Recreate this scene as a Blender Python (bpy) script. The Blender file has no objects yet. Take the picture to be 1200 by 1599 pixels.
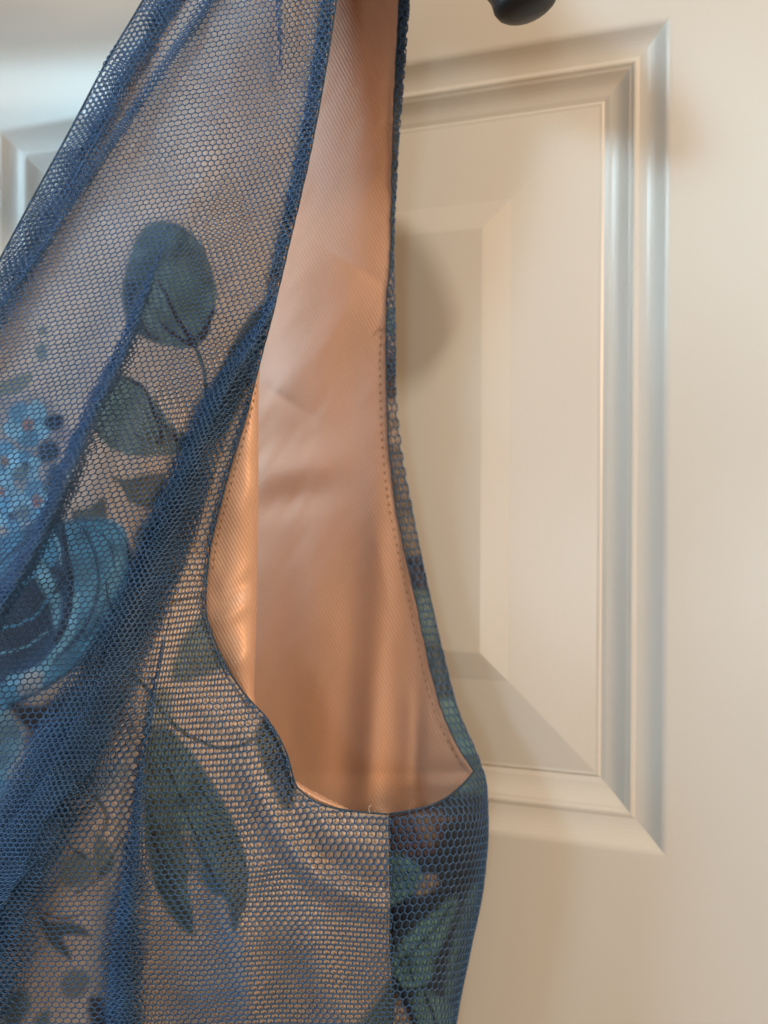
import bpy, math, random
import numpy as np
from mathutils import Matrix, Vector

random.seed(4)
rng = np.random.default_rng(7)
MM = 0.001

# ------------------------------------------------------------------ camera
scene = bpy.context.scene
F_PX = 1400.0                      # focal length in photo pixels (photo is 1200 x 1599)
YAW = math.radians(19.3)
ROLL = math.radians(0.35)
DCAM = 265.0                       # mm from the lens to the door face
ZCAM = 1778.0
cam_d = bpy.data.cameras.new('camera')
cam = bpy.data.objects.new('camera', cam_d)
scene.collection.objects.link(cam)
cam_d.sensor_fit = 'VERTICAL'
cam_d.sensor_height = 36.0
cam_d.sensor_width = 27.0
cam_d.lens = F_PX / 1599.0 * 36.0
cam_d.clip_start = 0.005
cam_d.clip_end = 20.0
ROT = Matrix.Rotation(YAW, 4, 'Z') @ Matrix.Rotation(math.radians(90), 4, 'X') @ Matrix.Rotation(ROLL, 4, 'Z')
cam.matrix_world = Matrix.Translation((0, -DCAM * MM, ZCAM * MM)) @ ROT
cam_d.dof.use_dof = True
cam_d.dof.focus_distance = 0.223
cam_d.dof.aperture_fstop = 8.0
scene.camera = cam

# ------------------------------------------------------------------ world and lamps
world = bpy.data.worlds.new('World')
scene.world = world
world.use_nodes = True
wb = world.node_tree.nodes['Background']
wb.inputs[0].default_value = (1.0, 0.68, 0.38, 1)
wb.inputs[1].default_value = 0.20


def area_light(name, loc, target, size, power, color, size_y=None, spread=180):
    l = bpy.data.lights.new(name, 'AREA')
    l.shape = 'RECTANGLE'
    l.size = size
    l.size_y = size_y or size
    l.energy = power
    l.color = color
    l.spread = math.radians(spread)
    o = bpy.data.objects.new(name, l)
    scene.collection.objects.link(o)
    o.location = loc
    d = Vector(target) - Vector(loc)
    o.rotation_euler = d.to_track_quat('-Z', 'Y').to_euler()
    return o


TGT = (-0.12, 0, 1.76)
area_light('window_light', (-2.20, -1.30, 1.86), TGT, 0.8, 30.0, (0.54, 0.80, 1.0), 0.8)
area_light('added_cool_beam', (-1.10, -1.55, 2.66), (-0.10, 0, 2.005), 0.62, 0.42, (0.54, 0.84, 1.0), 0.50, 16)  # added narrow beam, no real window; spread keeps the cool light high on the door
area_light('far_window_light', (0.27, -2.40, 1.60), TGT, 0.34, 4.5, (0.74, 0.90, 1.0), 0.40)
area_light('ceiling_lamp', (0.30, -0.47, 2.51), (-0.08, 0, 1.827), 0.050, 3.6, (1.0, 0.88, 0.72))
area_light('room_lamp', (1.55, -0.95, 2.15), TGT, 0.45, 19.5, (1.0, 0.62, 0.33))

scene.view_settings.view_transform = 'Standard'
scene.view_settings.look = 'None'
scene.view_settings.gamma = 1.0
scene.view_settings.exposure = 0.0
scene.render.engine = 'CYCLES'
scene.render.resolution_x = 768
scene.render.resolution_y = 1024

# ------------------------------------------------------------------ helpers
RM = np.array(ROT.to_3x3())


def unproj(px, py, d):
    """photo pixel + distance d (mm) in front of the door face -> world metres"""
    px = np.asarray(px, float); py = np.asarray(py, float); d = np.asarray(d, float)
    px, py, d = np.broadcast_arrays(px, py, d)
    dc = np.stack([(px - 600.0) / F_PX, (799.5 - py) / F_PX, -np.ones_like(px)], -1)
    w = dc @ RM.T
    t = (DCAM - d) / w[..., 1]
    p = w * t[..., None]
    p[..., 1] -= DCAM
    p[..., 2] += ZCAM
    return p * MM


XMID = -0.300      # the middle of the dress
ZHEM = 1.572       # where the modelled bodice ends, below the frame


def trim(p):
    """end a cloth sheet at the middle line and at the lower edge"""
    p = p.copy()
    p[..., 0] = np.maximum(p[..., 0], XMID)
    p[..., 2] = np.maximum(p[..., 2], ZHEM)
    return p


def pl(pts):
    """piecewise smooth 1-D function through (key, value) pairs (monotone cubic)"""
    k = np.array([p[0] for p in pts], float); v = np.array([p[1] for p in pts], float)
    dlt = np.diff(v) / np.diff(k)
    m = np.zeros_like(v)
    m[0] = dlt[0]; m[-1] = dlt[-1]
    for i in range(1, len(v) - 1):
        if dlt[i - 1] * dlt[i] > 0:
            m[i] = 2 * dlt[i - 1] * dlt[i] / (dlt[i - 1] + dlt[i])

    def f(x):
        x = np.clip(np.asarray(x, float), k[0], k[-1])
        i = np.clip(np.searchsorted(k, x) - 1, 0, len(k) - 2)
        h = k[i + 1] - k[i]; t = (x - k[i]) / h
        return ((2*t**3-3*t**2+1)*v[i] + (t**3-2*t**2+t)*h*m[i] + (-2*t**3+3*t**2)*v[i+1] + (t**3-t**2)*h*m[i+1])
    return f


def rbf(pts):
    """smooth field through scattered (px, py, value)"""
    P = np.array(pts, float); X = P[:, :2] / 400.0; n = len(P)

    def ker(r2):
        return np.sqrt(r2 + 0.05)
    r2 = ((X[:, None] - X[None]) ** 2).sum(-1)
    A = np.zeros((n + 3, n + 3)); A[:n, :n] = ker(r2); A[:n, n] = 1; A[:n, n+1:] = X
    A[n, :n] = 1; A[n+1:, :n] = X.T
    w = np.linalg.solve(A, np.concatenate([P[:, 2], np.zeros(3)]))

    def f(px, py):
        px, py = np.broadcast_arrays(np.asarray(px, float), np.asarray(py, float))
        x = px / 400.0; y = py / 400.0
        o = w[n] + w[n+1] * x + w[n+2] * y
        for i in range(n):
            o = o + w[i] * ker((x - X[i, 0]) ** 2 + (y - X[i, 1]) ** 2)
        return o
    return f


_NG = rng.random((64, 64))


def vnoise(x, y):
    x = np.asarray(x, float); y = np.asarray(y, float)
    xi = np.floor(x).astype(int); yi = np.floor(y).astype(int)
    fx = x - xi; fy = y - yi
    fx = fx * fx * (3 - 2 * fx); fy = fy * fy * (3 - 2 * fy)
    g = lambda a, b: _NG[a % 64, b % 64]
    return (g(xi, yi) * (1-fx) + g(xi+1, yi) * fx) * (1-fy) + (g(xi, yi+1) * (1-fx) + g(xi+1, yi+1) * fx) * fy - 0.5


def seg_dist(px, py, pts):
    """distance to an open polyline, with the fraction along it"""
    best = np.full(np.shape(px), 1e9); frac = np.zeros(np.shape(px))
    n = len(pts) - 1
    for i in range(n):
        ax, ay = pts[i]; bx, by = pts[i+1]
        dx, dy = bx-ax, by-ay
        t = np.clip(((px-ax)*dx + (py-ay)*dy) / (dx*dx+dy*dy+1e-9), 0, 1)
        d = np.hypot(px-ax-t*dx, py-ay-t*dy)
        m = d < best
        best = np.where(m, d, best); frac = np.where(m, (i+t)/n, frac)
    return best, frac


def smooth_poly(pts, closed=True, sub=5):
    out = []; n = len(pts)
    for i in range(n if closed else n-1):
        g = (lambda k: pts[k % n]) if closed else (lambda k: pts[min(max(k, 0), n-1)])
        p0, p1, p2, p3 = g(i-1), g(i), g(i+1), g(i+2)
        for s in range(sub):
            t = s / sub
            out.append(tuple(0.5*((2*p1[a]) + (-p0[a]+p2[a])*t + (2*p0[a]-5*p1[a]+4*p2[a]-p3[a])*t*t
                                  + (-p0[a]+3*p1[a]-3*p2[a]+p3[a])*t**3) for a in (0, 1)))
    if not closed:
        out.append(tuple(pts[-1]))
    return out


def in_poly(px, py, poly):
    ins = np.zeros(np.shape(px), bool); n = len(poly)
    for i in range(n):
        ax, ay = poly[i]; bx, by = poly[(i+1) % n]
        if ay == by:
            continue
        c = ((ay > py) != (by > py)) & (px < (bx-ax)*(py-ay)/(by-ay)+ax)
        ins ^= c
    return ins


def np_mesh(name, V, faces, mat, parent=None, smooth=True, col=None, uv=None):
    """V (n,3), faces (m,4) int -> one mesh object"""
    me = bpy.data.meshes.new(name)
    V = np.asarray(V, np.float32); Fc = np.asarray(faces, np.int32)
    m, k = Fc.shape
    me.vertices.add(len(V)); me.vertices.foreach_set('co', V.ravel())
    me.loops.add(m*k); me.loops.foreach_set('vertex_index', Fc.ravel())
    me.polygons.add(m); me.polygons.foreach_set('loop_start', np.arange(0, m*k, k, dtype=np.int32))
    me.polygons.foreach_set('use_smooth', np.full(m, smooth))
    if col is not None:
        a = me.color_attributes.new('print', 'FLOAT_COLOR', 'POINT')
        c4 = np.ones((len(V), 4), np.float32); c4[:, :3] = col
        a.data.foreach_set('color', c4.ravel())
    if uv is not None:
        u = me.uv_layers.new(name='cloth')
        u.data.foreach_set('uv', np.asarray(uv, np.float32)[Fc.ravel()].ravel())
    me.update(calc_edges=True)
    me.validate()
    if mat:
        me.materials.append(mat)
    o = bpy.data.objects.new(name, me)
    scene.collection.objects.link(o)
    if parent:
        o.parent = parent
        o.matrix_parent_inverse = parent.matrix_world.inverted()
    return o


def grid_faces(r, c):
    i = np.arange(r-1)[:, None]*c + np.arange(c-1)[None]
    return np.stack([i, i+1, i+c+1, i+c], -1).reshape(-1, 4)


def tube(name, pts, rad, mat, parent=None, seg=10, flat=None, cap=True):
    """swept tube through world points (metres); rad scalar or list; flat squeezes it along y"""
    P = np.asarray(pts, float); n = len(P)
    R = np.broadcast_to(np.asarray(rad, float), (n,))
    T = np.gradient(P, axis=0); T /= np.linalg.norm(T, axis=1)[:, None] + 1e-12
    ref = np.array([0, 1.0, 0])
    A = np.cross(T, ref); A /= np.linalg.norm(A, axis=1)[:, None] + 1e-9
    B = np.cross(T, A)
    ang = np.linspace(0, 2*np.pi, seg, endpoint=False)
    fl = 1.0 if flat is None else flat
    V = P[:, None] + R[:, None, None]*(np.cos(ang)[None, :, None]*A[:, None] + fl*np.sin(ang)[None, :, None]*B[:, None])
    V = V.reshape(-1, 3)
    i = np.arange(n-1)[:, None]*seg; j = np.arange(seg)[None]; j2 = (np.arange(seg)+1)[None] % seg
    Fc = np.stack([i+j, i+j2, i+seg+j2, i+seg+j], -1).reshape(-1, 4)
    if cap:
        nv = len(V)
        V = np.vstack([V, P[0], P[-1]])
        jj = np.arange(seg); k2 = (jj+1) % seg
        c0 = np.stack([np.full(seg, nv), k2, jj, np.full(seg, nv)], -1)
        # triangles stored through a second pass
        tri0 = np.stack([np.full(seg, nv), k2, jj], -1)
        e = (n-1)*seg
        tri1 = np.stack([np.full(seg, nv+1), e+jj, e+k2], -1)
        tri = np.vstack([np.stack([Fc[:, 0], Fc[:, 1], Fc[:, 2]], -1), np.stack([Fc[:, 0], Fc[:, 2], Fc[:, 3]], -1), tri0, tri1])
        return np_mesh(name, V, tri, mat, parent)
    return np_mesh(name, V, Fc, mat, parent)


def empty(name, loc):
    o = bpy.data.objects.new(name, None)
    scene.collection.objects.link(o)
    o.location = loc
    o.empty_display_size = 0.05
    bpy.context.view_layer.update()
    return o


# ------------------------------------------------------------------ materials
def new_mat(name):
    m = bpy.data.materials.new(name); m.use_nodes = True
    nt = m.node_tree
    return m, nt, nt.nodes['Principled BSDF']


def paint_material():
    m, nt, b = new_mat('white_door_paint')
    tc = nt.nodes.new('ShaderNodeTexCoord')
    n1 = nt.nodes.new('ShaderNodeTexNoise'); n1.inputs['Scale'].default_value = 380; n1.inputs['Detail'].default_value = 3
    n2 = nt.nodes.new('ShaderNodeTexNoise'); n2.inputs['Scale'].default_value = 9; n2.inputs['Detail'].default_value = 4
    mp = nt.nodes.new('ShaderNodeMapping'); mp.inputs['Scale'].default_value = (1, 1, 0.55)
    nt.links.new(tc.outputs['Object'], mp.inputs[0]); nt.links.new(mp.outputs[0], n1.inputs[0])
    nt.links.new(tc.outputs['Object'], n2.inputs[0])
    cr = nt.nodes.new('ShaderNodeValToRGB')
    cr.color_ramp.elements[0].position = 0.3; cr.color_ramp.elements[0].color = (0.70, 0.685, 0.65, 1)
    cr.color_ramp.elements[1].position = 0.7; cr.color_ramp.elements[1].color = (0.735, 0.72, 0.69, 1)
    nt.links.new(n2.outputs[0], cr.inputs[0]); nt.links.new(cr.outputs[0], b.inputs['Base Color'])
    bp = nt.nodes.new('ShaderNodeBump'); bp.inputs['Strength'].default_value = 0.10; bp.inputs['Distance'].default_value = 0.0004
    nt.links.new(n1.outputs[0], bp.inputs['Height']); nt.links.new(bp.outputs[0], b.inputs['Normal'])
    b.inputs['Roughness'].default_value = 0.24
    b.inputs['Specular IOR Level'].default_value = 0.30
    return m


def satin_material(name, color, rough=0.48, use_print=False):
    m, nt, b = new_mat(name)
    uv = nt.nodes.new('ShaderNodeUVMap'); uv.uv_map = 'cloth'
    mp = nt.nodes.new('ShaderNodeMapping'); mp.inputs['Rotation'].default_value = (0, 0, math.radians(-28))
    nt.links.new(uv.outputs[0], mp.inputs[0])
    wv = nt.nodes.new('ShaderNodeTexWave'); wv.wave_type = 'BANDS'; wv.bands_direction = 'X'; wv.wave_profile = 'SIN'
    wv.inputs['Scale'].default_value = 62.0      # cloth uv is in units of 1000 px -> about 7 px a rib
    wv.inputs['Distortion'].default_value = 0.35; wv.inputs['Detail'].default_value = 1.0; wv.inputs['Detail Scale'].default_value = 3
    nt.links.new(mp.outputs[0], wv.inputs[0])
    ns = nt.nodes.new('ShaderNodeTexNoise'); ns.inputs['Scale'].default_value = 260; ns.inputs['Detail'].default_value = 2
    nt.links.new(uv.outputs[0], ns.inputs[0])
    ad = nt.nodes.new('ShaderNodeMath'); ad.operation = 'MULTIPLY_ADD'; ad.inputs[1].default_value = 0.55
    nt.links.new(ns.outputs[0], ad.inputs[0]); nt.links.new(wv.outputs[1], ad.inputs[2])
    bp = nt.nodes.new('ShaderNodeBump'); bp.inputs['Strength'].default_value = 0.15; bp.inputs['Distance'].default_value = 0.0004
    nt.links.new(ad.outputs[0], bp.inputs['Height']); nt.links.new(bp.outputs[0], b.inputs['Normal'])
    # thread colour: ribs a little lighter than the grooves between them
    mx = nt.nodes.new('ShaderNodeMix'); mx.data_type = 'RGBA'; mx.blend_type = 'MULTIPLY'
    mx.inputs[0].default_value = 1.0
    cr = nt.nodes.new('ShaderNodeValToRGB')
    cr.color_ramp.elements[0].color = (0.93, 0.92, 0.91, 1); cr.color_ramp.elements[1].color = (1, 1, 1, 1)
    nt.links.new(wv.outputs[1], cr.inputs[0])
    if use_print:
        at = nt.nodes.new('ShaderNodeVertexColor'); at.layer_name = 'print'
        nt.links.new(at.outputs[0], mx.inputs[6])
    else:
        mx.inputs[6].default_value = (*color, 1)
    nt.links.new(cr.outputs[0], mx.inputs[7])
    nt.links.new(mx.outputs[2], b.inputs['Base Color'])
    b.inputs['Roughness'].default_value = rough
    b.inputs['Specular IOR Level'].default_value = 0.55
    b.inputs['Anisotropic'].default_value = 0.4
    b.inputs['Metallic'].default_value = 0.06 if use_print else 0.2
    b.inputs['Sheen Weight'].default_value = 0.15
    b.inputs['Sheen Roughness'].default_value = 0.4
    return m


def simple_mat(name, color, rough=0.5, spec=0.5, noise=None):
    m, nt, b = new_mat(name)
    b.inputs['Roughness'].default_value = rough
    b.inputs['Specular IOR Level'].default_value = spec
    tc = nt.nodes.new('ShaderNodeTexCoord')
    ns = nt.nodes.new('ShaderNodeTexNoise'); ns.inputs['Scale'].default_value = noise or 300
    nt.links.new(tc.outputs['Object'], ns.inputs[0])
    cr = nt.nodes.new('ShaderNodeValToRGB')
    cr.color_ramp.elements[0].color = (*[c*0.8 for c in color], 1); cr.color_ramp.elements[0].position = 0.3
    cr.color_ramp.elements[1].color = (*[min(1, c*1.15) for c in color], 1); cr.color_ramp.elements[1].position = 0.7
    nt.links.new(ns.outputs[0], cr.inputs[0]); nt.links.new(cr.outputs[0], b.inputs['Base Color'])
    return m


CHAMPAGNE = (0.74, 0.475, 0.345)
M_PAINT = paint_material()
M_SATIN = satin_material('champagne_satin', CHAMPAGNE)
M_PRINT = satin_material('floral_printed_satin', CHAMPAGNE, 0.5, True)
M_NET = simple_mat('blue_net_thread', (0.040, 0.112, 0.258), 0.42, 0.5, 120)
M_RIM = simple_mat('dark_blue_rim_thread', (0.026, 0.065, 0.120), 0.55, 0.4, 900)
M_STITCH = simple_mat('tan_sewing_thread', (0.30, 0.17, 0.10), 0.6, 0.3, 900)
M_THREAD = simple_mat('pale_thread', (0.62, 0.55, 0.48), 0.6, 0.3, 900)
M_HANGER = simple_mat('black_hanger_plastic', (0.012, 0.012, 0.013), 0.38, 0.5, 60)
M_STEEL = simple_mat('hanger_hook_steel', (0.45, 0.45, 0.46), 0.25, 0.6, 60)
M_STEEL.node_tree.nodes['Principled BSDF'].inputs['Metallic'].default_value = 1.0

# ------------------------------------------------------------------ door
DX0, DX1 = -0.703, 0.103          # door leaf, x
DTOP, DTHICK = 2.030, 0.035
door = empty('panel_door', (-0.300, 0.0, 0.0))
door['label'] = 'white painted six-panel door with moulded raised panels behind the dress'
door['category'] = 'door'
PW = 0.2375
cols_x = [(-0.245 - 0.110 - PW, -0.245 - 0.110), (-0.245, -0.0075)]
rows_z = [(1.681, 1.9187), (1.02, 1.58), (0.23, 0.86)]
# slab front: a lattice of quads with six openings
xs = [DX0, cols_x[0][0], cols_x[0][1], cols_x[1][0], cols_x[1][1], DX1]
zs = [0.008, rows_z[2][0], rows_z[2][1], rows_z[1][0], rows_z[1][1], rows_z[0][0], rows_z[0][1], DTOP]
V = []; Fc = []
for y in (0.0, DTHICK):
    for z in zs:
        for x in xs:
            V.append((x, y, z))
nx, nz = len(xs), len(zs)
idx = lambda i, j, k: k*nx*nz + j*nx + i
for j in range(nz-1):
    for i in range(nx-1):
        if not (i in (1, 3) and j in (1, 3, 5)):
            Fc.append((idx(i, j, 0), idx(i+1, j, 0), idx(i+1, j+1, 0), idx(i, j+1, 0)))
        Fc.append((idx(i, j, 1), idx(i, j+1, 1), idx(i+1, j+1, 1), idx(i+1, j, 1)))
for j in range(nz-1):
    Fc.append((idx(0, j, 0), idx(0, j+1, 0), idx(0, j+1, 1), idx(0, j, 1)))
    Fc.append((idx(nx-1, j, 0), idx(nx-1, j, 1), idx(nx-1, j+1, 1), idx(nx-1, j+1, 0)))
for i in range(nx-1):
    Fc.append((idx(i, 0, 0), idx(i, 0, 1), idx(i+1, 0, 1), idx(i+1, 0, 0)))
    Fc.append((idx(i, nz-1, 0), idx(i+1, nz-1, 0), idx(i+1, nz-1, 1), idx(i, nz-1, 1)))
np_mesh('door_leaf', V, Fc, M_PAINT, door, smooth=False)


def rect_loft(name, x0, x1, z0, z1, prof, parent, close):
    V = []; Fc = []
    for ins, dep in prof:
        dep = dep*0.70
        a, b, c, d = x0+ins, x1-ins, z0+ins, z1-ins
        V += [(a, dep, c), (b, dep, c), (b, dep, d), (a, dep, d)]
    n = len(prof)
    for k in range(n-1):
        for s in range(4):
            t = (s+1) % 4
            Fc.append((4*k+s, 4*k+t, 4*k+4+t, 4*k+4+s))
    if close:
        Fc.append((4*n-4, 4*n-3, 4*n-2, 4*n-1))
    o = np_mesh(name, V, Fc, M_PAINT, parent, smooth=False)
    return o


def arc_prof(x0, d0, x1, d1, bulge, n=6):
    out = []
    for i in range(n+1):
        t = i/n
        out.append((x0+(x1-x0)*t, d0+(d1-d0)*t + bulge*math.sin(math.pi*t)))
    return out


stick = [(0, 0), (0.0005, 0.00004), (0.0009, 0.00013), (0.0013, 0.00027), (0.0017, 0.00047), (0.0021, 0.00075), (0.0025, 0.0011)] + arc_prof(0.0028, 0.0014, 0.0090, 0.0040, 0.0006)[1:] \
    + arc_prof(0.0098, 0.0037, 0.0112, 0.0042, -0.0003, 4) + arc_prof(0.0120, 0.0046, 0.0178, 0.0078, 0.0006) + [(0.0192, 0.0084)]
raised = [(0.0192, 0.0084), (0.0198, 0.0078), (0.0206, 0.0079), (0.0462, 0.0037), (0.0470, 0.0034), (0.0538, 0.0012), (0.0546, 0.0010)]
for (x0, x1) in cols_x:
    for (z0, z1) in rows_z:
        p = rect_loft('raised_panel', x0, x1, z0, z1, raised, door, True)
        mo = rect_loft('moulding', x0, x1, z0, z1, stick, p, False)

# ------------------------------------------------------------------ dress: outlines in photo pixels, depth in mm off the door
Lneck = pl([(-260, 365), (-150, 305), (0, 224), (100, 165), (200, 112), (300, 57), (400, 3), (500, -52), (700, -165), (1000, -335), (1280, -494), (1400, -562), (2000, -562)])
Rarm = pl([(-260, 556), (-150, 545), (0, 526), (130, 506), (250, 483), (400, 448), (500, 424), (560, 408), (640, 388), (760, 352), (880, 326),
           (945, 322), (1020, 344), (1085, 384), (1125, 420), (1175, 448), (1225, 463), (1243, 480), (1255, 500), (1264, 535), (1269, 575), (1272, 607),
           (1420, 609), (1599, 613), (2000, 618)])
Cout = pl([(-260, 668), (-150, 655), (0, 640), (130, 630), (250, 621), (400, 615), (500, 617), (600, 618), (700, 627), (800, 645), (900, 665), (1010, 690),
           (1110, 716), (1180, 746), (1230, 760), (1290, 762), (1380, 755), (1480, 735), (1599, 712), (1800, 690), (2000, 680)])
Bedge = pl([(-260, 646), (-150, 638), (0, 624), (150, 616), (250, 613), (400, 610), (500, 603), (560, 603), (650, 605), (760, 614), (870, 634), (950, 652),
            (1050, 673), (1120, 694), (1180, 724), (1205, 740)])
LE_low = pl([(1203, 742), (1213, 734), (1228, 720), (1243, 702), (1255, 680), (1264, 650), (1269, 625), (1272, 607), (1420, 609), (1599, 613), (2000, 618)])


def Lside(y):
    y = np.asarray(y, float)
    return np.where(y < 1203, Bedge(y), LE_low(y))


Df = rbf([(365, -260, 51), (470, -260, 51), (556, -260, 51), (305, -150, 58), (420, -150, 59), (545, -150, 56), (225, 0, 61), (370, 0, 63), (522, 0, 57), (0, 400, 66), (200, 400, 69), (350, 400, 63), (447, 400, 54),
          (-300, 900, 72), (0, 800, 80), (200, 800, 75), (326, 880, 59), (0, 1200, 82), (200, 1100, 76), (340, 1020, 61),
          (418, 1120, 57), (462, 1225, 55), (607, 1275, 46), (0, 1600, 77), (230, 1600, 72), (430, 1500, 63), (612, 1600, 45),
          (-494, 1000, 70), (-494, 1600, 70), (-494, 2000, 66), (618, 2000, 46), (200, 2000, 68)])
dc_f = pl([(-260, 47), (-150, 44), (0, 37), (300, 25), (600, 18), (900, 14), (1200, 16), (1300, 20), (1600, 20), (2000, 22)])
H_f = pl([(-260, 3), (-150, 4), (0, 5), (600, 6), (1000, 7), (1150, 10), (1215, 17), (1280, 26), (2000, 26)])


def side_depth(px, py):
    q = np.clip((Cout(py) - px) / 150.0, 0, 1)
    return dc_f(py) + H_f(py) * np.sqrt(np.clip(1 - (1-q)**2, 0, 1))


def ridge(px, py, line, width, h):
    """a soft crease of height h along x = line(y)"""
    return h * np.exp(-((px - line(py)) / width) ** 2)


# --- wrinkles of the printed satin shell on the front
def wr_seg(px, py, pts, w, h):
    d, f = seg_dist(px, py, pts)
    return h * np.exp(-(d / w) ** 2) * np.sin(np.pi*np.clip(f*0.94+0.03, 0, 1))**0.5


def front_depth(px, py):
    d = Df(px, py)
    d = d + wr_seg(px, py, [(385, 1190), (440, 1300), (500, 1370), (620, 1425)], 20, 2.8)
    d = d + wr_seg(px, py, [(470, 1250), (520, 1300), (600, 1330)], 24, 2.0)
    d = d - wr_seg(px, py, [(460, 1310), (540, 1370), (610, 1385)], 16, 1.6)
    d = d + wr_seg(px, py, [(330, 1330), (380, 1480), (400, 1640)], 26, 2.4)
    d = d + wr_seg(px, py, [(480, 1450), (520, 1560), (560, 1700)], 34, 2.2)
    d = d + wr_seg(px, py, [(290, 1080), (380, 1140), (420, 1200)], 18, 0.9)
    d = d + 1.2 * vnoise(px/85, py/120) + 0.5 * vnoise(px/38+9, py/60)
    return d


# ------------------------------------------------------------------ the floral print (flat colour on the cloth)
C_BASE = np.array((0.55, 0.475, 0.44))
TEAL = (0.082, 0.15, 0.17); TEAL2 = (0.12, 0.23, 0.25); DTEAL = (0.032, 0.07, 0.095); NAVY = (0.010, 0.018, 0.050)
BLUE = (0.07, 0.29, 0.54); LBLUE = (0.20, 0.50, 0.74); DBLUE = (0.02, 0.055, 0.15); PLUM = (0.035, 0.022, 0.035); PINK = (0.42, 0.22, 0.19)
GREEN = (0.13, 0.17, 0.14); MAUVE = (0.30, 0.26, 0.32)


class Print:
    def __init__(self, px, py):
        self.px = px + 2.5*vnoise(px/14, py/14); self.py = py + 2.5*vnoise(px/14+20, py/14)
        self.c = np.ones(px.shape + (3,)) * C_BASE
        self.c *= (1 + 0.10*vnoise(px/60, py/60))[..., None]

    def _mix(self, a, col, var=0.35, sc=22):
        v = 1 + var*2*vnoise(self.px/sc + 3, self.py/sc) + var*0.8*vnoise(self.px/5, self.py/5)
        col = np.array(col)[None]*v[..., None]
        self.c = self.c*(1-a[..., None]) + np.clip(col, 0, 1)*a[..., None]

    def fill(self, pts, col, soft=2.5, alpha=1.0, var=0.35, smooth=True, sc=22):
        poly = smooth_poly(pts) if smooth else pts
        xs_ = [p[0] for p in poly]; ys_ = [p[1] for p in poly]; m = soft*3+3
        sel = (self.px > min(xs_)-m) & (self.px < max(xs_)+m) & (self.py > min(ys_)-m) & (self.py < max(ys_)+m)
        if not sel.any():
            return
        x = self.px[sel]; y = self.py[sel]
        d, _ = seg_dist(x, y, poly + [poly[0]])
        d = np.where(in_poly(x, y, poly), -d, d)
        a = alpha*np.clip(0.5 - d/(2*soft), 0, 1)
        A = np.zeros(self.px.shape); A[sel] = a
        self._mix(A, col, var, sc)

    def line(self, pts, col, w0=2, w1=2, alpha=1.0, rough=0.0):
        pp = smooth_poly(pts, False)
        xs_ = [p[0] for p in pp]; ys_ = [p[1] for p in pp]; m = max(w0, w1)*2+4
        sel = (self.px > min(xs_)-m) & (self.px < max(xs_)+m) & (self.py > min(ys_)-m) & (self.py < max(ys_)+m)
        if not sel.any():
            return
        x = self.px[sel]; y = self.py[sel]
        d, f = seg_dist(x, y, pp)
        w = w0 + (w1-w0)*f
        w = w*(1 + rough*2*vnoise(x/7, y/7))
        A = np.zeros(self.px.shape); A[sel] = alpha*np.clip((w - d)/1.6 + 0.5, 0, 1)
        self._mix(A, col, 0.2)

    def dot(self, x, y, r, col, soft=3, alpha=1.0, sq=1.0):
        pts = [(x + r*math.cos(a)*(1+0.12*math.sin(3*a+x)), y + sq*r*math.sin(a)*(1+0.1*math.cos(2*a+y))) for a in np.linspace(0, 2*math.pi, 9)[:-1]]
        self.fill(pts, col, soft, alpha)

    def floret(self, x, y, r, rot, cc=PINK):
        for k in range(5):
            a = rot + k*2*math.pi/5
            self.dot(x + r*0.95*math.cos(a), y + r*0.95*math.sin(a), r*0.72, BLUE if k % 2 else LBLUE, 3, 0.9)
            self.line([(x + 0.3*r*math.cos(a+.6), y + .3*r*math.sin(a+.6)), (x + 1.0*r*math.cos(a+.6), y + r*math.sin(a+.6))], DBLUE, 2.2, 1.0, 0.7)
        self.dot(x, y, r*0.42, cc, 3)
        self.dot(x+r*.1, y+r*.1, r*0.16, PLUM, 2, .7)


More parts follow.
